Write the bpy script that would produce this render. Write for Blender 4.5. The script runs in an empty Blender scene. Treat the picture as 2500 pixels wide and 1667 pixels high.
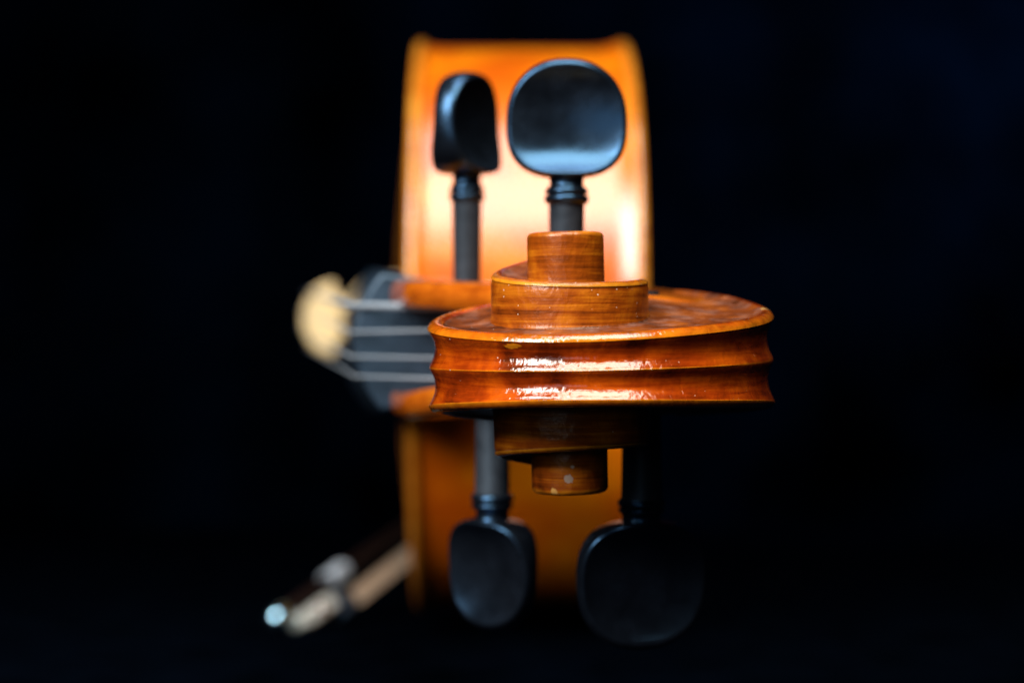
import bpy, bmesh, math, random
import numpy as np
from mathutils import Vector, Matrix

# ------------------------------------------------------------------ scene, camera, light
sc = bpy.context.scene
col = sc.collection
R = math.radians
FPX = 4000.0                       # focal length in photo pixels (photo 2500 wide)
VX, VY = 1200.0, 735.0             # where the cello's long axis vanishes in the photo
SLOPE, DROP = 0.109, 0.0850        # floor in the cello's frame: z = -DROP - SLOPE*y

PSI = math.atan(SLOPE)
# cello frame (y = depth along the instrument) -> world (floor level at z = 0)
M = Matrix.Translation((0, 0, DROP * math.cos(PSI))) @ Matrix.Rotation(PSI, 4, 'X')

cam = bpy.data.cameras.new('camera')
cam.sensor_width = 36.0
cam.lens = FPX / 2500.0 * 36.0
cam.clip_start, cam.clip_end = 0.01, 50.0
cam.dof.use_dof = True
cam.dof.focus_distance = 0.375
cam.dof.aperture_fstop = 7.4
cam.dof.aperture_blades = 0
camo = bpy.data.objects.new('camera', cam)
col.objects.link(camo)
fwd = Vector(((1250 - VX) / FPX, 1.0, -(833.5 - VY) / FPX)).normalized()
camo.matrix_world = M @ fwd.to_track_quat('-Z', 'Y').to_matrix().to_4x4()
sc.camera = camo

world = bpy.data.worlds.new('World')
sc.world = world
world.use_nodes = True
wb = world.node_tree.nodes['Background']
wb.inputs[0].default_value = (0.30, 0.55, 1.0, 1)
wb.inputs[1].default_value = 0.004

def area_lamp(name, loc, target, sx, sy, power, colour):
    l = bpy.data.lights.new(name, 'AREA')
    l.shape = 'RECTANGLE'; l.size = sx; l.size_y = sy
    l.energy = power; l.color = colour
    o = bpy.data.objects.new(name, l)
    col.objects.link(o)
    p = M @ Vector(loc); t = M @ Vector(target)
    o.matrix_world = Matrix.Translation(p) @ (t - p).to_track_quat('-Z', 'Y').to_matrix().to_4x4()
    return o

# window up and to the left of the camera, and a ceiling light over the camera
area_lamp('window_light', (-0.78, -0.38, 0.82), (0.02, 0.42, -0.02), 0.58, 0.80, 42.0, (1.0, 0.96, 0.95))
area_lamp('front_light', (0.05, 0.02, 0.82), (0.02, 0.80, 0.0), 0.66, 0.50, 16.0, (0.98, 0.97, 0.86))
area_lamp('ceiling_light', (0.02, 0.45, 1.05), (0.02, 0.80, 0.0), 0.55, 0.45, 8.0, (0.70, 0.86, 1.0))

# dim blue glow on the cloth behind, upper right
area_lamp('background_light', (1.05, 2.55, 1.05), (1.02, 3.1, 0.60), 0.3, 0.2, 15.0, (0.30, 0.62, 1.0))
area_lamp('low_light', (-0.50, -0.78, 0.24), (0.02, 0.45, -0.05), 0.80, 0.42, 1.3, (0.70, 0.86, 1.0))

sc.view_settings.view_transform = 'Standard'
sc.view_settings.look = 'None'
sc.view_settings.exposure = 0.0
sc.view_settings.gamma = 1.0
sc.render.engine = 'CYCLES'
sc.cycles.max_bounces = 6

# ------------------------------------------------------------------ helpers
def P(px, py, d):
    """photo pixel at depth d -> point in the cello's frame (metres)"""
    return Vector(((px - VX) / FPX * d, d, (VY - py) / FPX * d))

def floor_z(y):
    return -DROP - SLOPE * y

def hermite(ctrl):
    xs = np.array([c[0] for c in ctrl], float); ys = np.array([c[1] for c in ctrl], float)
    m = np.zeros_like(ys)
    dx = np.diff(xs); dl = np.diff(ys) / dx
    m[0] = dl[0]; m[-1] = dl[-1]
    m[1:-1] = (dl[:-1] * dx[1:] + dl[1:] * dx[:-1]) / (dx[1:] + dx[:-1])
    def f(t):
        t = min(max(t, xs[0]), xs[-1])
        i = int(min(max(np.searchsorted(xs, t) - 1, 0), len(xs) - 2))
        h = dx[i]; u = (t - xs[i]) / h
        return float((2*u**3 - 3*u**2 + 1) * ys[i] + (u**3 - 2*u**2 + u) * h * m[i]
                     + (-2*u**3 + 3*u**2) * ys[i+1] + (u**3 - u**2) * h * m[i+1])
    return f

class MB:
    """collects vertices and faces for one mesh"""
    def __init__(self):
        self.v, self.f = [], []
    def grid(self, rows, closed_u=False, closed_v=False, flip=False):
        base = len(self.v); n = len(rows); k = len(rows[0])
        for r in rows: self.v.extend([tuple(p) for p in r])
        for i in range(n if closed_u else n - 1):
            for j in range(k if closed_v else k - 1):
                a = base + i * k + j; b = base + i * k + (j + 1) % k
                c = base + ((i + 1) % n) * k + (j + 1) % k; d = base + ((i + 1) % n) * k + j
                self.f.append((a, b, c, d) if not flip else (d, c, b, a))
        return base
    def fan(self, pts):
        base = len(self.v)
        self.v.extend([tuple(p) for p in pts]); self.f.append(tuple(range(base, base + len(pts))))
    def tube(self, pts, rads, n=16, cap=True):
        rows = []
        for i, p in enumerate(pts):
            p = Vector(p)
            a = Vector(pts[max(i - 1, 0)]); b = Vector(pts[min(i + 1, len(pts) - 1)])
            t = (b - a).normalized()
            s = t.orthogonal().normalized() if i == 0 else (s - t * s.dot(t)).normalized()
            w = t.cross(s)
            r = rads[i] if hasattr(rads, '__len__') else rads
            rows.append([p + (s * math.cos(2*math.pi*k/n) + w * math.sin(2*math.pi*k/n)) * r for k in range(n)])
        self.grid(rows, closed_v=True)
        if cap:
            self.fan(rows[0]); self.fan(rows[-1])
    def lathe(self, prof, c, n=48):
        """prof: (radius, z) round the vertical line through c"""
        rows = [[(c[0] + r*math.cos(2*math.pi*k/n), c[1] + r*math.sin(2*math.pi*k/n), c[2] + z) for k in range(n)] for r, z in prof]
        self.grid(rows, closed_v=True)
    def box(self, lo, hi):
        x0, y0, z0 = lo; x1, y1, z1 = hi
        self.grid([[(x0,y0,z0),(x1,y0,z0),(x1,y1,z0),(x0,y1,z0)], [(x0,y0,z1),(x1,y0,z1),(x1,y1,z1),(x0,y1,z1)]], closed_v=True)
        self.fan([(x0,y0,z0),(x1,y0,z0),(x1,y1,z0),(x0,y1,z0)]); self.fan([(x0,y0,z1),(x1,y0,z1),(x1,y1,z1),(x0,y1,z1)])
    def build(self, name, mat, parent=None, origin=(0, 0, 0), angle=35, merge=1e-6, smooth=True, bevel=0):
        me = bpy.data.meshes.new(name)
        bm = bmesh.new()
        vs = [bm.verts.new(Vector(p) - Vector(origin)) for p in self.v]
        for f in self.f:
            try: bm.faces.new([vs[i] for i in f])
            except ValueError: pass
        bmesh.ops.remove_doubles(bm, verts=bm.verts, dist=merge)
        bmesh.ops.recalc_face_normals(bm, faces=bm.faces)
        bm.to_mesh(me); bm.free()
        if smooth:
            me.polygons.foreach_set('use_smooth', [True] * len(me.polygons))
            me.set_sharp_from_angle(angle=R(angle))
        me.materials.append(mat)
        o = bpy.data.objects.new(name, me)
        col.objects.link(o)
        if bevel:
            b = o.modifiers.new('bevel', 'BEVEL'); b.width = bevel; b.segments = 2; b.limit_method = 'ANGLE'
        if parent is not None: o.parent = parent
        return o

def thing(name, base, label, cat):
    o = bpy.data.objects.new(name, None)
    o.empty_display_size = 0.05
    col.objects.link(o)
    o.matrix_world = M @ Matrix.Translation(base)
    o['label'] = label; o['category'] = cat
    return o

# ------------------------------------------------------------------ materials
def new_mat(name):
    m = bpy.data.materials.new(name); m.use_nodes = True
    nt = m.node_tree
    return m, nt, nt.nodes['Principled BSDF']

def N(nt, kind, **kw):
    n = nt.nodes.new(kind)
    for k, v in kw.items():
        if k in n.inputs.keys(): n.inputs[k].default_value = v
        else: setattr(n, k, v)
    return n

def ramp(nt, src, stops, interp='LINEAR'):
    r = nt.nodes.new('ShaderNodeValToRGB')
    r.color_ramp.interpolation = interp
    e = r.color_ramp.elements
    while len(e) < len(stops): e.new(0.5)
    for el, (p, c) in zip(e, stops):
        el.position = p; el.color = c if len(c) == 4 else (*c, 1)
    nt.links.new(src, r.inputs[0])
    return r

def mix(nt, fac, a, b, mode='MIX'):
    m = nt.nodes.new('ShaderNodeMix'); m.data_type = 'RGBA'; m.blend_type = mode
    for sock, val in ((m.inputs[0], fac), (m.inputs[6], a), (m.inputs[7], b)):
        if hasattr(val, 'is_linked') or isinstance(val, bpy.types.NodeSocket): nt.links.new(val, sock)
        elif isinstance(val, (int, float)): sock.default_value = val
        else: sock.default_value = (*val, 1)
    return m.outputs[2]

def math_n(nt, op, a, b=None):
    m = nt.nodes.new('ShaderNodeMath'); m.operation = op
    for i, v in enumerate((a, b)):
        if v is None: continue
        if isinstance(v, bpy.types.NodeSocket): nt.links.new(v, m.inputs[i])
        else: m.inputs[i].default_value = v
    return m.outputs[0]

def mapped(nt, scale, loc=(0, 0, 0)):
    tc = nt.nodes.new('ShaderNodeTexCoord')
    mp = nt.nodes.new('ShaderNodeMapping')
    mp.inputs['Scale'].default_value = scale; mp.inputs['Location'].default_value = loc
    nt.links.new(tc.outputs['Object'], mp.inputs[0])
    return mp.outputs[0]

def noise(nt, vec, scale, detail=4, rough=0.55, dist=0.0):
    n = N(nt, 'ShaderNodeTexNoise', Scale=scale, Detail=detail, Roughness=rough, Distortion=dist)
    nt.links.new(vec, n.inputs['Vector'])
    return n.outputs['Fac']

def varnish(name, dark, mid, light, worn, rough=0.28, coat=0.9, coat_rough=0.045, bump=0.12, wear_and_creases=True, dust=True, grain=(60, 60, 700), chips=(), spots=75, lw=0.4, haze=0.0):
    m, nt, b = new_mat(name)
    big = noise(nt, mapped(nt, (1, 1, 1)), spots, 4, 0.62, 0.4)
    lines = noise(nt, mapped(nt, grain), 1.0, 5, 0.62, 0.6)
    fine = noise(nt, mapped(nt, tuple(g * 3.1 for g in grain)), 1.0, 3, 0.6)
    tone = math_n(nt, 'ADD', math_n(nt, 'MULTIPLY', big, 1 - lw), math_n(nt, 'MULTIPLY', lines, lw))
    c = ramp(nt, tone, [(0.36, dark), (0.5, mid), (0.64, light)]).outputs[0]
    if wear_and_creases:
        g = nt.nodes.new('ShaderNodeNewGeometry')
        wn = noise(nt, mapped(nt, (1, 1, 1)), 260, 3, 0.6)
        pt = math_n(nt, 'ADD', g.outputs['Pointiness'], math_n(nt, 'MULTIPLY', math_n(nt, 'SUBTRACT', wn, 0.5), 0.05))
        w = ramp(nt, pt, [(0.515, (0, 0, 0)), (0.575, (1, 1, 1))]).outputs[0]
        c = mix(nt, w, c, worn)
        dk = ramp(nt, pt, [(0.44, (1, 1, 1)), (0.485, (0, 0, 0))]).outputs[0]  # concave creases get a darker tone
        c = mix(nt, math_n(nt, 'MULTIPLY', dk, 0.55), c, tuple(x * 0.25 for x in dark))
    rgh = math_n(nt, 'ADD', math_n(nt, 'MULTIPLY', lines, 0.22), rough - 0.10)
    for (p, rad, cc) in chips:
        vm = N(nt, 'ShaderNodeVectorMath', operation='DISTANCE')
        tc = nt.nodes.new('ShaderNodeTexCoord')
        nt.links.new(tc.outputs['Object'], vm.inputs[0]); vm.inputs[1].default_value = p
        nn = noise(nt, mapped(nt, (1, 1, 1)), 700, 2)
        dd = math_n(nt, 'ADD', vm.outputs['Value'], math_n(nt, 'MULTIPLY', math_n(nt, 'SUBTRACT', nn, 0.5), rad * 1.3))
        k = ramp(nt, math_n(nt, 'DIVIDE', dd, rad), [(0.8, (1, 1, 1)), (1.0, (0, 0, 0))]).outputs[0]
        c = mix(nt, k, c, cc)
    if haze:
        hz = ramp(nt, noise(nt, mapped(nt, (1, 1, 1)), 130, 5, 0.7), [(0.48, (0, 0, 0)), (0.72, (1, 1, 1))]).outputs[0]
        c = mix(nt, math_n(nt, 'MULTIPLY', hz, haze), c, (0.36, 0.26, 0.22))
    if dust:
        v = N(nt, 'ShaderNodeTexVoronoi', Scale=820.0); v.feature = 'F1'
        nt.links.new(mapped(nt, (1, 1, 1)), v.inputs['Vector'])
        sep = N(nt, 'ShaderNodeSeparateColor'); nt.links.new(v.outputs['Color'], sep.inputs[0])
        patch = ramp(nt, noise(nt, mapped(nt, (1, 1, 1)), 55, 2), [(0.44, (0, 0, 0)), (0.56, (1, 1, 1))]).outputs[0]
        size = math_n(nt, 'MULTIPLY', math_n(nt, 'GREATER_THAN', sep.outputs[0], 0.62), math_n(nt, 'MULTIPLY', sep.outputs[1], 0.15))
        dot = math_n(nt, 'LESS_THAN', v.outputs['Distance'], math_n(nt, 'MULTIPLY', size, patch))
        c = mix(nt, math_n(nt, 'MULTIPLY', dot, 0.75), c, (0.62, 0.50, 0.42))
        rgh = math_n(nt, 'ADD', rgh, math_n(nt, 'MULTIPLY', dot, 0.4))
    nt.links.new(c, b.inputs['Base Color'])
    nt.links.new(rgh, b.inputs['Roughness'])
    b.inputs['Coat Weight'].default_value = coat
    b.inputs['Coat IOR'].default_value = 1.6
    b.inputs['Coat Roughness'].default_value = coat_rough
    b.inputs['Specular IOR Level'].default_value = 0.2
    b.inputs['Specular Tint'].default_value = (1.0, 0.6, 0.2, 1)
    ripple = noise(nt, mapped(nt, (1, 1, 0.55)), 480, 3, 0.5, 0.5)
    crackle = noise(nt, mapped(nt, (1, 1, 0.7)), 1500, 2, 0.5, 0.4)
    h = math_n(nt, 'ADD', math_n(nt, 'MULTIPLY', ripple, 0.6), math_n(nt, 'ADD', math_n(nt, 'MULTIPLY', fine, 0.12), math_n(nt, 'MULTIPLY', crackle, 0.10)))
    bp = N(nt, 'ShaderNodeBump', Strength=bump, Distance=0.0010)
    nt.links.new(h, bp.inputs['Height'])
    nt.links.new(bp.outputs[0], b.inputs['Normal']); nt.links.new(bp.outputs[0], b.inputs['Coat Normal'])
    return m

def simple(name, colour, rough, metal=0.0, coat=0.0, nscale=300, namp=0.35, bump=0.05, spec=0.5, tint=None, rvar=0.2):
    m, nt, b = new_mat(name)
    n = noise(nt, mapped(nt, (1, 1, 1)), nscale, 4, 0.6)
    c = ramp(nt, n, [(0.3, tuple(x * (1 - namp) for x in colour)), (0.7, tuple(min(1, x * (1 + namp)) for x in colour))]).outputs[0]
    nt.links.new(c, b.inputs['Base Color'])
    nt.links.new(math_n(nt, 'ADD', math_n(nt, 'MULTIPLY', n, rvar), rough - rvar / 2), b.inputs['Roughness'])
    b.inputs['Metallic'].default_value = metal
    b.inputs['Coat Weight'].default_value = coat
    b.inputs['Specular IOR Level'].default_value = spec
    if tint: b.inputs['Specular Tint'].default_value = (*tint, 1)
    bp = N(nt, 'ShaderNodeBump', Strength=bump, Distance=0.0005)
    nt.links.new(n, bp.inputs['Height']); nt.links.new(bp.outputs[0], b.inputs['Normal'])
    return m

# eye centre and middle plane of the scroll, cello frame
EX, EY, ZC = 0.0186, 0.400, -0.0153
BASE = Vector((0.02, 0.97, floor_z(0.97)))          # where the upper bout rests on the floor

def loc(p): return tuple(Vector(p) - BASE)

M_SCROLL = varnish('scroll_varnish', (0.050, 0.005, 0.0006), (0.205, 0.021, 0.0008), (0.38, 0.056, 0.0012), (0.60, 0.19, 0.005),
                   grain=(45, 45, 650), bump=0.4,
                   chips=[(loc(P(1862, 752, 0.405)), 0.0016, (0.72, 0.42, 0.14))])
M_EYE = varnish('worn_scroll_varnish', (0.050, 0.008, 0.001), (0.215, 0.040, 0.0015), (0.41, 0.115, 0.004), (0.56, 0.22, 0.010), rough=0.36, coat=0.35, coat_rough=0.26,
                grain=(34, 34, 900), bump=0.4, lw=0.5,
                chips=[(loc(P(1389, 1170, 0.391)), 0.0012, (0.34, 0.24, 0.18)), (loc(P(1354, 1200, 0.392)), 0.0009, (0.55, 0.28, 0.07)),
                       (loc(P(1398, 1140, 0.391)), 0.0006, (0.5, 0.35, 0.25))])
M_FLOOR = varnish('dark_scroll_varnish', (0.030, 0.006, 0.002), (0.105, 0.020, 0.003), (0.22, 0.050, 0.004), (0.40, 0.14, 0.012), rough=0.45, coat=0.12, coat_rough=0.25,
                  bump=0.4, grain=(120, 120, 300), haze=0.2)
M_PEGBOX = varnish('pegbox_varnish', (0.22, 0.035, 0.002), (0.42, 0.085, 0.004), (0.55, 0.15, 0.008), (0.6, 0.22, 0.012), dust=False, wear_and_creases=False)
M_RIB = varnish('rib_varnish', (0.38, 0.046, 0.0004), (0.53, 0.098, 0.0006), (0.70, 0.20, 0.0015), (0.7, 0.3, 0.02), rough=0.42, coat=1.0, coat_rough=0.23,
                dust=False, wear_and_creases=False, grain=(5, 26, 26), bump=0.06, spots=16)
M_PLATE = varnish('plate_varnish', (0.34, 0.085, 0.005), (0.48, 0.15, 0.010), (0.56, 0.21, 0.02), (0.7, 0.3, 0.02), rough=0.35, coat=1.0, coat_rough=0.17,
                  dust=False, wear_and_creases=False, grain=(60, 8, 220), bump=0.08)
M_SHAFT = simple('matte_ebony', (0.017, 0.020, 0.025), 0.48, spec=0.5, nscale=260, bump=0.08, tint=(0.6, 0.82, 1.0))
M_EBONY = simple('ebony', (0.0035, 0.0045, 0.0065), 0.25, spec=0.95, nscale=130, bump=0.14, rvar=0.2, coat=0.0, tint=(0.22, 0.55, 1.0))  # blue tint puts a cool light's colour into the peg highlights
M_BOARD = simple('fingerboard_ebony', (0.015, 0.027, 0.043), 0.42, spec=0.5, nscale=120, tint=(0.6, 0.82, 1.0))  # bluish base and tint stand in for a reflected blue sheen
M_BRIDGE = simple('bridge_maple', (0.74, 0.54, 0.26), 0.5, nscale=120, namp=0.12)
M_STRING = simple('string_steel', (0.27, 0.31, 0.35), 0.45, metal=0.25, nscale=900, namp=0.1)
M_SILVER = simple('silver', (0.85, 0.86, 0.86), 0.22, metal=1.0, nscale=200, namp=0.06)
M_BUTTON = simple('blue_tinted_metal', (0.45, 0.78, 1.0), 0.2, metal=1.0, nscale=200, namp=0.04)  # blue of the reflected light is put into the metal colour
M_PEARL = simple('pearl', (0.66, 0.68, 0.62), 0.28, nscale=220, namp=0.1, coat=0.6)
M_HAIR = simple('bow_hair', (0.62, 0.48, 0.34), 0.55, nscale=400, namp=0.15)
M_STICK = simple('bow_stick_wood', (0.010, 0.004, 0.003), 0.7, spec=0.1, nscale=120, namp=0.3)  # near black: the shade on the stick is put into its colour
M_CLOTH = simple('black_cloth', (0.0004, 0.0009, 0.0020), 0.95, nscale=26, namp=0.6, bump=0.4, spec=0.0)
M_BACK = simple('navy_cloth', (0.0002, 0.0010, 0.0027), 0.95, nscale=2.6, namp=1.0, bump=0.3, spec=0.0)

# ------------------------------------------------------------------ setting: floor and backdrop cloth
random.seed(4)
mb = MB()
nx, ny = 90, 90
rows = []
for i in range(nx):
    row = []
    for j in range(ny):
        x = -3.0 + 6.0 * i / (nx - 1); y = -1.2 + 5.2 * j / (ny - 1)
        q = M @ Vector((0, 0, 0))
        z = 0.004 * (math.sin(x * 6 + 1.3 * math.sin(y * 4)) * math.sin(y * 5 + 0.7) - 1.0) - 0.0005
        row.append((x, y, z))
    rows.append(row)
mb.grid(rows)
fl = mb.build('floor', M_CLOTH); fl['kind'] = 'structure'
mb = MB()
rows = []
for i in range(80):
    x = -3.0 + 6.0 * i / 79
    rows.append([(x, 3.1 + 0.06 * math.sin(x * 5.3) + 0.03 * math.sin(x * 13 + 1), -0.02 + 3.0 * k / 5) for k in range(6)])
mb.grid(rows)
bk = mb.build('backdrop', M_BACK); bk['kind'] = 'structure'

# ------------------------------------------------------------------ the cello
cello = thing('cello', BASE, 'amber varnished cello lying on its side, carved scroll and black pegs towards the viewer', 'cello')

# ---- scroll: one spiral ribbon (rim, dished floor, fluted outer wall) wound from the pegbox to the eye
mm = 0.001
r_f = hermite([(-62, 75), (-30, 57), (0, 50.7), (45, 45.5), (90, 41.0), (135, 37), (180, 33.7), (225, 30), (270, 26), (315, 22.5),
               (360, 20.0), (405, 19.3), (450, 18.9), (495, 18.7), (540, 18.3), (585, 16.6), (630, 13.8), (660, 11.6), (690, 9.3)])
w_f = hermite([(-62, 17.8), (-30, 14.7), (0, 12.0), (45, 9.4), (90, 8.1), (135, 9.2), (180, 11.6), (225, 15), (270, 17.5), (315, 19),
               (360, 20.3), (405, 19.8), (450, 19.8), (495, 20.8), (540, 22.6), (585, 25.3), (630, 28.0), (690, 30.0)])
RE, HE = 9.4, 32.0
ROLL = R(1.15)

def spt(th, r, z):
    a = R(th)
    x = r * math.cos(a); y = -r * math.sin(a)
    xr = x * math.cos(ROLL) - z * math.sin(ROLL); zr = x * math.sin(ROLL) + z * math.cos(ROLL)
    return (EX + xr * mm, EY + y * mm, ZC + zr * mm)

def base_w(th):
    return w_f(th) - 0.5 + 1.5 * math.exp(-((th - 90) / 55.0) ** 2)

def r_in(th):
    return r_f(th + 360) if th + 360 < 690 else RE

def upper_profile(th):
    """from the wall's top, over the rim, across the floor to the next wall"""
    r, w = r_f(th), w_f(th)
    b = 2.0 if th < 290 else 1.35
    k = min(1.0, max(0.0, (690 - th) / 70.0))
    b *= 0.25 + 0.75 * k
    pts = [(r - 0.25, w - b), (r - 0.02, w - 0.88 * b), (r - 0.06 * b, w - 0.68 * b), (r - 0.26 * b, w - 0.36 * b), (r - 0.58 * b, w - 0.13 * b), (r - 0.95 * b, w - 0.02 * b), (r - 1.2 * b, w), (r - 1.5 * b, w - 0.12)]
    ri = r_in(th) - 0.6
    ro = r - 1.5 * b
    wb = base_w(th) if th < 330 else w - 1.2
    dd = (1.5 if th < 300 else 0.9) * k
    span = max(ro - ri, 0.05)
    for j in range(1, 15):
        t = j / 14
        edge = min(1.0, t * span / 1.2)
        z = w + (wb - w) * t - dd * edge * (1 - t) ** 0.35 * (0.55 + 0.45 * math.sin(math.pi * t))
        pts.append((ro - span * t, z))
    return pts

def wall_full(th):
    """fluted outer wall from z=0 ridge up to the rim edge"""
    r, w = r_f(th), w_f(th)
    b = 2.0
    h = w - b
    dep = 1.75 * min(1.0, h / 7.0) ** 0.3
    pts = []
    for j in range(0, 25):
        u = j / 24
        o = -dep * (1 - abs(2 * u - 1) ** 2.0)
        o = max(o, -dep) - 0.30 * math.exp(-((u * h) / 0.45) ** 2) - 0.25 * math.exp(-(((1 - u) * h) / 0.35) ** 2)
        pts.append((r + o, u * h))
    return pts

def wall_part(th):
    r, w = r_f(th), w_f(th)
    k = min(1.0, max(0.0, (690 - th) / 70.0))
    b = 1.35 * (0.25 + 0.75 * k)
    zb = base_w(th - 360) - 0.2 if th - 360 < 330 else w - 6
    h = w - b
    pts = [(r + 0.8, zb - 0.5), (r + 0.4, zb + 0.0), (r + 0.2, zb + 0.3), (r + 0.08, zb + 0.8)]
    for j in range(1, 9):
        pts.append((r + 0.08 * (1 - j / 8), zb + 0.8 + (h - zb - 0.8) * j / 8))
    return pts

mb = MB()
TH0, TH1, TH2 = -62.0, 300.0, 690.0
for sgn in (1, -1):
    ths = np.arange(TH0, TH1 + 0.1, 1.5)
    mb.grid([[spt(t, p[0], sgn * p[1]) for p in wall_full(t)[:-1] + upper_profile(t)] for t in ths])
    ths = np.arange(TH1 - 1.5, TH2 + 0.1, 1.5)
    rows = []
    for t in ths:
        wp = wall_part(max(t, 298.1))
        up = upper_profile(t)
        rows.append([spt(t, p[0], sgn * p[1]) for p in wp[:-1] + up])
    mb.grid(rows)
scroll = mb.build('scroll', M_SCROLL, cello, BASE, angle=50, merge=2e-6)
scroll.data.materials.append(M_EYE); scroll.data.materials.append(M_FLOOR)
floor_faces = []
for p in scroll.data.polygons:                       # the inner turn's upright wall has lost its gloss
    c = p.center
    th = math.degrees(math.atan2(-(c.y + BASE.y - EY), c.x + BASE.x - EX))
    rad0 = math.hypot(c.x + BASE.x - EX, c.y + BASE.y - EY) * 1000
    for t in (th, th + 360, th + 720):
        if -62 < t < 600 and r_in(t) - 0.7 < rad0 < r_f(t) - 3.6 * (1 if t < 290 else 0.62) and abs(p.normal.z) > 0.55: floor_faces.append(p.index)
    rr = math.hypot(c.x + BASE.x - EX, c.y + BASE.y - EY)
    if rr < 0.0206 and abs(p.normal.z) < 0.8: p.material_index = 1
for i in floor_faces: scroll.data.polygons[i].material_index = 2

# the two eyes
for sgn in (1, -1):
    mb = MB()
    prof = [(RE + 0.5, 17), (RE, 18.5), (RE - 0.02, 22), (RE - 0.05, 26), (RE - 0.05, 29.5)]
    hh = HE if sgn > 0 else HE - 0.7
    for j in range(0, 8):
        a = math.pi / 2 * j / 7
        prof.append((RE - 1.3 + 1.25 * math.cos(a), hh - 1.3 + 1.3 * math.sin(a)))
    prof += [(RE * 0.6, hh + 0.12), (RE * 0.3, hh + 0.2), (0.01, hh + 0.22)]
    rows = [[spt(360 * k / 64, r, sgn * z) for k in range(64)] for r, z in prof]
    mb.grid(rows, closed_v=True)
    mb.build('eye', M_EYE, scroll, BASE, angle=50)

# ---- pegbox: U-shaped trough lofted along the instrument
xf_f = hermite([(430, 14), (440, 11), (455, 4), (475, -6), (500, -18), (525, -28), (545, -32), (556, -34.2), (562, -34.6)])
xb_f = hermite([(430, 62), (440, 63.5), (455, 61.0), (475, 55), (500, 46), (525, 36), (545, 28), (562, 22)])
hf_f = hermite([(430, 19.4), (450, 20.2), (500, 21.8), (545, 23.0), (562, 23.4)])
hb_f = hermite([(430, 13.5), (450, 16.0), (475, 18.0), (510, 19.8), (562, 21.0)])
def pegbox_section(y):
    xf, xb, hf, hb = xf_f(y), xb_f(y), hf_f(y), hb_f(y)
    zi = hf - 8.2
    half = [(xf + 0.8, zi), (xf + 0.2, zi + 0.9), (xf, hf - 4.6), (xf + 0.4, hf - 2.6), (xf + 1.5, hf - 1.0), (xf + 3.2, hf - 0.15), (xf + 4.6, hf), (xf + 0.3*(xb-xf), hf - 0.1 + 0.3*(hb-hf)*0.6),
            (xf + 0.65*(xb-xf), hf + (hb-hf)*0.55), (xb - 2.0, hb), (xb - 0.6, hb - 0.5), (xb, hb - 2.0), (xb - 0.8, hb * 0.45)]
    cutl = 4.2 * min(1.0, max(0.0, (535 - y) / 45.0)) ** 1.2          # lower cheek cut away towards the scroll, in place of shade there
    lower = [(x, -(z - cutl * min(1.0, z / 12.0))) for x, z in reversed(half)]
    xi = max(xb - 13, xf + 8)
    return half + [(xb, 0)] + lower + [(xi, -zi + cutl), (xi, zi)]
rows = []
for y in list(np.linspace(430, 552, 34)) + [556, 559, 561, 562]:
    k = max(0.0, (y - 554) / 8.0) ** 2
    row = []
    for x, z in pegbox_section(y):
        z2 = z * (1 - 0.05 * k)
        row.append((x * mm, y * mm, ZC + z2 * mm + 0.012 * (x * mm - EX)))
    rows.append(row)
mb = MB(); mb.grid(rows, closed_v=True); mb.fan(rows[0]); mb.fan(rows[-1])
mb.build('pegbox', M_PEGBOX, cello, BASE, angle=40)

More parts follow.
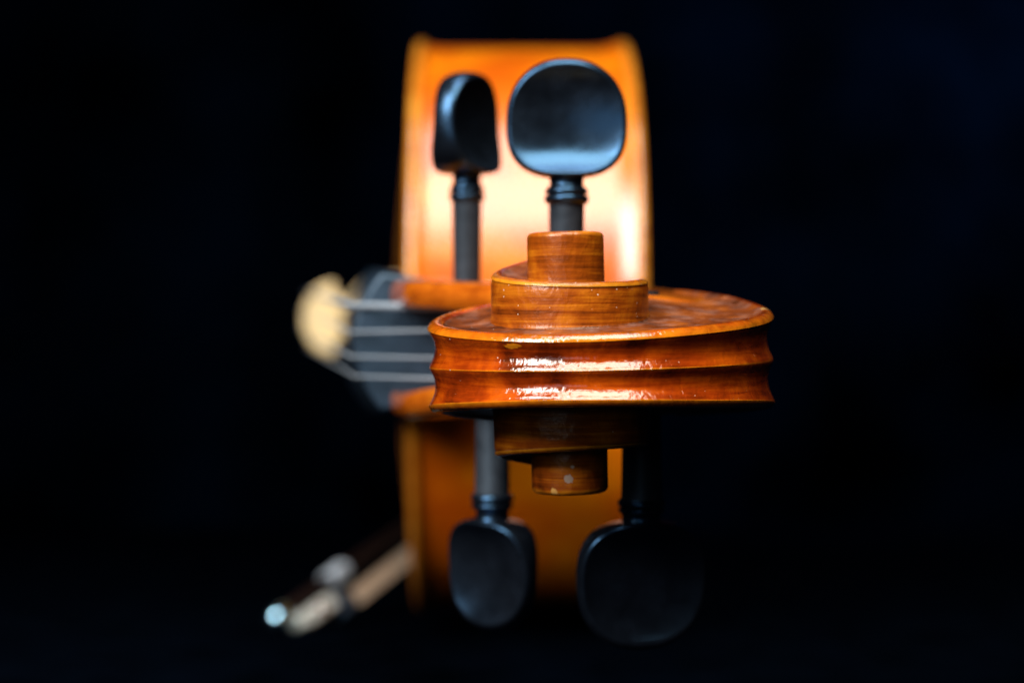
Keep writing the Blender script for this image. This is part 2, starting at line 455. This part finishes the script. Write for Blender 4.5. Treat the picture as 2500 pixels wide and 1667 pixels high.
# ---- pegs
def peg(px, d, z_head0, z_head1, z_col0, z_col1, r_shaft, r_col, head_w, turn, tk=1.0):
    """z_head0: end of head next to the collar, z_head1: its outer end"""
    cx = (px - VX) / FPX * d
    s = 1 if z_head1 > z_head0 else -1
    H = abs(z_head1 - z_head0)
    mb = MB()
    lc = abs(z_col1 - z_col0)
    # profile along the shaft, u measured outward from the collar's inner end
    far = abs(z_col0 - ZC * 1000) + 18
    prof = [(0.01, -far), (r_shaft * 0.86, -far), (r_shaft * 0.93, -far * 0.5), (r_shaft, -0.6), (r_shaft * 1.02, -0.15),
            (r_col * 0.93, 0.0), (r_col, 0.25 * lc), (r_col * 0.97, 0.42 * lc), (r_col * 0.80, 0.50 * lc), (r_col * 0.95, 0.58 * lc), (r_col * 0.97, 0.72 * lc),
            (r_col * 0.90, 0.86 * lc), (r_shaft * 0.98, lc), (r_shaft * 0.93, lc + 0.6), (r_shaft * 0.98, abs(z_head0 - z_col0) + 0.2), (r_shaft * 1.15, abs(z_head0 - z_col0) + 1.4),
            (0.01, abs(z_head0 - z_col0) + 4.0)]
    mb.lathe([(r * mm, (z_col0 + s * u) * mm) for r, u in prof[:5]], (cx, d, 0), n=40)
    shaft_mb = mb; mb = MB()
    mb.lathe([(r * mm, (z_col0 + s * u) * mm) for r, u in prof[4:]], (cx, d, 0), n=40)
    # head: thick rounded rim, dished on both faces
    ct, st = math.cos(R(turn)), math.sin(R(turn))
    zc = (z_head0 + z_head1) / 2
    nphi, rho = 84, [0, .15, .3, .45, .58, .68, .76, .81, .84, .87, .89, .91, .93, .95, .97, .985, .995, 1.0]
    def outline(phi):
        c, q = math.cos(phi), math.sin(phi)          # q > 0: outer end
        n = 2.25 if q > 0 else 2.75
        k = (abs(c) ** n + abs(q) ** n) ** (-1 / n)
        return head_w / 2 * c * k * (1.0 - 0.03 * q), H / 2 * q * k
    def thick(rr, q):
        base = tk * (2.6 + 2.1 * (q * rr) ** 2 + (2.3 * (q * rr) ** 2 if q < 0 else 0.0))
        e0 = 0.93 - 0.085 * max(q, 0) ** 1.5           # the dish stops short of the outer end
        if rr <= e0:
            t = rr / e0
            return base - (base - 0.9) * (1 - t ** 1.8)
        e = (rr - e0) / (1 - e0)
        return base * max(0.0, 1 - e ** 2.2) ** 0.55
    for face in (1, -1):
        rows = []
        for rr in rho:
            row = []
            for k in range(nphi):
                phi = 2 * math.pi * k / nphi
                u, v = outline(phi)
                t = face * thick(rr, math.sin(phi))
                u *= max(rr, 0.0005); v *= max(rr, 0.0005)
                # face +1 looks at the camera (-y)
                x = u * ct - t * -st; y = u * st - t * ct
                row.append((cx + x * mm, d + y * mm, (zc + s * v) * mm))
            rows.append(row)
        mb.grid(rows, closed_v=True)
    p = mb.build('peg', M_EBONY, cello, BASE, angle=60, merge=4e-6)
    shaft_mb.build('shaft', M_SHAFT, p, BASE, angle=45)
    return p

def zpx(py, d): return (VY - py) / FPX * d * 1000
def wpx(w, d): return w / FPX * d * 1000
# turn > 0 swings the near face to the right
peg(1383, 0.460, zpx(437, .46), zpx(146, .46), zpx(497, .46), zpx(456, .46), wpx(43.5, .46), wpx(55, .46), wpx(295, .46), -1)
peg(1140, 0.520, zpx(430, .52), zpx(179, .52), zpx(491, .52), zpx(452, .52), wpx(36, .52), wpx(44.5, .52), wpx(235, .52), 60, 1.35)
peg(1202, 0.485, zpx(1264, .485), zpx(1538, .485), zpx(1206, .485), zpx(1246, .485), wpx(42.5, .485), wpx(53, .485), wpx(262, .485), -42, 1.1)
peg(1567, 0.435, zpx(1270, .435), zpx(1589, .435), zpx(1219, .435), zpx(1256, .435), wpx(50, .435), wpx(59, .435), wpx(326, .435), 12)

# ---- neck, fingerboard, nut
mb = MB(); rows = []
for y, x0, x1, hw in ((561, -31, 22, 16.5), (600, -36, 4, 17), (660, -42, 0, 18), (740, -50, 0, 20), (790, -56, 6, 22), (815, -58, 30, 23), (828, -60, 70, 25), (845, -60, 80, 26)):
    row = []
    for k in range(17):
        a = math.pi * k / 16
        row.append(((x0 + (x1 - x0) * math.sin(a) ** 0.8) * mm, y * mm, ZC + hw * math.cos(a) * mm))
    rows.append(row)
mb.grid(rows, closed_v=True); mb.fan(rows[0]); mb.fan(rows[-1])
mb.build('neck', M_PEGBOX, cello, BASE)

FBE = 1060
FBZ0, FBZ1 = -0.0138, (VY - 830) / FPX * FBE / 1000
def fb_row(y):
    t = (y - 560) / (FBE - 560)
    xa = -45.5 + t * ((838 - VX) / FPX * FBE + 45.5)     # crown of the arch
    hw = 23.6 + t * (44.0 - 23.6)
    sag = hw * 0.40
    zc = FBZ0 + t * (FBZ1 - FBZ0)
    row = []
    for k in range(21):
        u = -1 + 2 * k / 20
        row.append(((xa + sag * abs(u) ** 2.1) * mm, y * mm, zc + hw * u * mm))
    row.append(((xa + sag + 7) * mm, y * mm, zc + hw * 0.97 * mm))
    row.append(((xa + sag + 4) * mm, y * mm, zc))
    row.append(((xa + sag + 7) * mm, y * mm, zc - hw * 0.97 * mm))
    return row
mb = MB(); rows = [fb_row(y) for y in (562, 620, 700, 780, 860, 960, FBE)]
mb.grid(rows, closed_v=True); mb.fan(rows[0]); mb.fan(rows[-1])
mb.build('fingerboard', M_BOARD, cello, BASE, angle=40)
mb = MB()
rows = []
for y, g in ((555.0, 0.0), (556.0, 0.8), (561.8, 0.8)):
    row = []
    for k in range(21):
        u = -1 + 2 * k / 20
        row.append(((-46.0 - g + 9.2 * abs(u) ** 2.1) * mm, y * mm, FBZ0 + (22.6 + g) * u * mm))
    row += [(2 * mm, y * mm, FBZ0 + 18.0 * mm), (2 * mm, y * mm, FBZ0 - 18.0 * mm)]
    rows.append(row)
mb.grid(rows, closed_v=True); mb.fan(rows[0]); mb.fan(rows[-1])
mb.build('nut', M_BOARD, cello, BASE, bevel=0.0006)

# ---- strings: peg -> nut -> bridge -> tailpiece
BY = 1.22
bridge_pts = [P(752, 715, BY), P(735, 757, BY), P(735, 803, BY), P(752, 845, BY)]
nut_y = [746, 811, 871, 919]
pegs_xy = [((1140 - VX) / FPX * .52, .52), ((1383 - VX) / FPX * .46, .46), ((1567 - VX) / FPX * .435, .435), ((1202 - VX) / FPX * .485, .485)]
rad = [1.1, 0.52, 0.48, 0.44]
for k in range(4):
    n = P(862, nut_y[k], 0.558); n.x = (-0.0476, -0.0478, -0.0478, -0.0466)[k]
    b = bridge_pts[k]
    pz = P(1050, (750, 799, 881, 926)[k], pegs_xy[k][1]).z
    tail = Vector((-0.078, 1.345, ZC + (b.z - ZC) * 0.45))
    mb = MB()
    mb.tube([(pegs_xy[k][0], pegs_xy[k][1] - 0.0045, pz), n, n.lerp(b, 0.5), b, tail], rad[k] * mm, n=8)
    mb.build('string', M_STRING, cello, BASE, angle=180)

# ---- bridge
def prism_x(mb, outline, y0, y1):
    a = [(x, y0, z) for x, z in outline]; b = [(x, y1, z) for x, z in outline]
    mb.grid([a, b], closed_v=True); mb.fan(a); mb.fan(b)
zb = (VY - 778) / FPX * BY
xt = (741 - VX) / FPX * BY
crown = [(xt + 0.024 * (1 - math.sqrt(1 - 0.985 * u * u)), zb - u * 0.0275) for u in np.linspace(-1, 1, 15)]
inner = [(xt + 0.0265 + 0.003 * math.cos(u * math.pi), zb - u * 0.0260) for u in np.linspace(1, -1, 15)]
mb = MB(); prism_x(mb, crown + inner, BY - 0.004, BY + 0.004)
for s in (-1, 1):
    bx = lambda px, o: ((px - VX) / FPX * BY, zb + s * o)
    prism_x(mb, [bx(818, 0.0165), bx(848, 0.0125), bx(873, 0.0225), bx(888, 0.0275), bx(912, 0.0310), bx(985, 0.0325), bx(985, 0.024), bx(905, 0.017), bx(848, 0.0075), bx(818, 0.0085)], BY - 0.006, BY + 0.005)
mb.build('bridge', M_BRIDGE, cello, BASE, bevel=0.0008)

# ---- tailpiece
mb = MB(); rows = []
for y, hw, x in ((1335, 26, -77), (1345, 30, -80), (1420, 25, -72), (1500, 19, -60), (1560, 15, -52), (1566, 8, -50)):
    row = []
    for k in range(13):
        u = -1 + 2 * k / 12
        row.append(((x + 9 * u * u) * mm, y * mm, ZC + hw * u * mm))
    row += [((x + 15) * mm, y * mm, ZC + hw * .9 * mm), ((x + 15) * mm, y * mm, ZC - hw * .9 * mm)]
    rows.append(row)
mb.grid(rows, closed_v=True); mb.fan(rows[0]); mb.fan(rows[-1])
mb.build('tailpiece', M_BOARD, cello, BASE)

# ---- body: ribs and the two plates
half = [(0, 24), (3, 40), (9, 62), (19, 86), (33, 108), (53, 129.5), (82, 148.5), (115, 160.5), (148, 164.5), (182, 161), (213, 156), (236, 151), (244, 141), (264, 124), (300, 115.5),
        (340, 115), (380, 121), (410, 138), (428, 163), (436, 176), (452, 181), (485, 198), (535, 214), (590, 219), (645, 210), (695, 180), (730, 130), (748, 70), (755, 20)]
def dense(pts, seg=5):
    f0 = hermite([(i, p[0]) for i, p in enumerate(pts)]); f1 = hermite([(i, p[1]) for i, p in enumerate(pts)])
    return [(f0(i / seg), f1(i / seg)) for i in range((len(pts) - 1) * seg + 1)]
hd = dense(half)
loop = hd + [(y, -z) for y, z in reversed(hd)]
NY = 0.832
def off(pts, d):
    out = []; n = len(pts)
    for i in range(n):
        a = Vector(pts[(i - 1) % n]); b = Vector(pts[(i + 1) % n]); t = (b - a).normalized()
        out.append((pts[i][0] + -t.y * d, pts[i][1] + t.x * d))
    return out
XT, XB = -43.5, 79.0
def bp(x, y, z): return (x * mm, NY + y * mm, ZC + z * mm)
mb = MB()
ribs = ((XT + 5.5, 1.9), (XT + 8, 1.0), (XT + 11, 0.45), (XT + 15, 0.12), (XT + 20, 0), (20, 0), (XB - 22, 0), (XB - 17, 0.15), (XB - 13, 0.8), (XB - 9.5, 1.8), (XB - 7, 2.7), (XB - 5.5, 3.2))
mb.grid([[bp(x, y, z) for y, z in off(loop, o)] for x, o in ribs], closed_v=True)
mb.build('rib', M_RIB, cello, BASE, angle=60)
def plate(name, xe, out, mat):
    """out = -1: belly side, +1: back side"""
    mb = MB(); rows = []
    prof = [(-8, 0.0, -6.4), (2.8, 0.0, -6.2), (3.9, 0.0, -5.0), (4.3, 0, -3.2), (3.9, 0, -1.2), (2.6, 0, 0), (0.5, 0, -0.2), (-4, 0, -1.2), (-9, 0, -0.8)]
    for o, _, h in prof:
        rows.append([bp(xe + out * h, y, z) for y, z in off(loop, o)])
    ed = off(loop, -9)
    for s in (0.93, 0.85, 0.74, 0.6, 0.45, 0.3, 0.15, 0.01):
        arch = 25 * (1 - s ** 1.6) ** 1.1
        rows.append([bp(xe + out * (-0.8 + arch), 378 + (y - 378) * s, z * s) for y, z in ed])
    mb.grid(rows, closed_v=True)
    return mb.build(name, mat, cello, BASE, angle=60)
plate('top_plate', XT, -1, M_PLATE)
plate('back_plate', XB, 1, M_PLATE)

# ------------------------------------------------------------------ the bow on the floor
A = P(664, 1518, .92)
B = P(1000, 1276, 1.15)
ax = (B - A).normalized()
bow = thing('bow', A, 'cello bow with pale frog and silver button lying on the dark floor beside the cello', 'bow')
up = Vector((0.012, -0.004, -0.017)); up = (up - ax * up.dot(ax)).normalized()      # from the stick towards the hair
side = ax.cross(up)
def bpnt(t, u, s): return A + ax * t + up * u + side * s
mb = MB()
mb.tube([bpnt(.0065 - .0065 * math.cos(a), 0, 0) for a in np.linspace(0, math.pi / 2, 8)] + [bpnt(.014, 0, 0), bpnt(.0155, 0, 0), bpnt(.016, 0, 0)],
        [max(.0001, .0065 * math.sin(a)) for a in np.linspace(0, math.pi / 2, 8)] + [.0065, .006, .005], n=24)
mb.build('button', M_BUTTON, bow, A)
mb = MB()
mb.tube([bpnt(.016, 0, 0), bpnt(.15, 0, 0), bpnt(.45, .004, 0), bpnt(.68, 0, 0)], [.0042, .0040, .0038, .003], n=8)
mb.build('stick', M_STICK, bow, A)
mb = MB()
for k in range(14):
    a = .084 + .0018 * k
    mb.tube([bpnt(a, 0, 0), bpnt(a + .0004, 0, 0), bpnt(a + .0012, 0, 0), bpnt(a + .0017, 0, 0)], [.0054, .0061, .0061, .0054], n=16)
mb.build('winding', M_STRING, bow, A)
def sweep(mb, secs):
    rows = [[bpnt(t, u, s) for u, s in pts] for t, pts in secs]
    mb.grid(rows, closed_v=True); mb.fan(rows[0]); mb.fan(rows[-1])
def rect(u0, u1, w): return [(u0, -w), (u0, w), (u1, w), (u1, -w)]
mb = MB()
sweep(mb, [(.019, rect(.005, .012, .006)), (.026, rect(.0055, .0150, .005)), (.050, rect(.0055, .0155, .0055)), (.068, rect(.006, .0160, .006))])
frog = mb.build('frog', M_PEARL, bow, A, bevel=0.0015)
mb = MB()
for s in (-1, 1):
    rows = []
    c = bpnt(.046, .0105, s * .0057)
    for rr, h in ((.0040, 0), (.0038, .0006), (.0001, .0008)):
        rows.append([c + side * s * h + (ax * math.cos(2*math.pi*k/24) + up * math.sin(2*math.pi*k/24)) * rr for k in range(24)])
    mb.grid(rows, closed_v=True)
mb.build('inlay', M_SILVER, frog, A)
mb = MB()
sweep(mb, [(.068, rect(.007, .0225, .0072)), (.088, rect(.010, .0225, .0072))])
mb.build('ferrule', M_BOARD, bow, A, bevel=0.0012)
mb = MB()
sweep(mb, [(.088, rect(.0130, .0225, .0072)), (.40, rect(.0130, .0215, .0068)), (.66, rect(.016, .0172, .005))])
mb.build('hair', M_HAIR, bow, A)
mb = MB()
sweep(mb, [(.655, rect(-.003, .018, .0055)), (.690, rect(.006, .019, .004))])
mb.build('tip', M_STICK, bow, A, bevel=0.001)
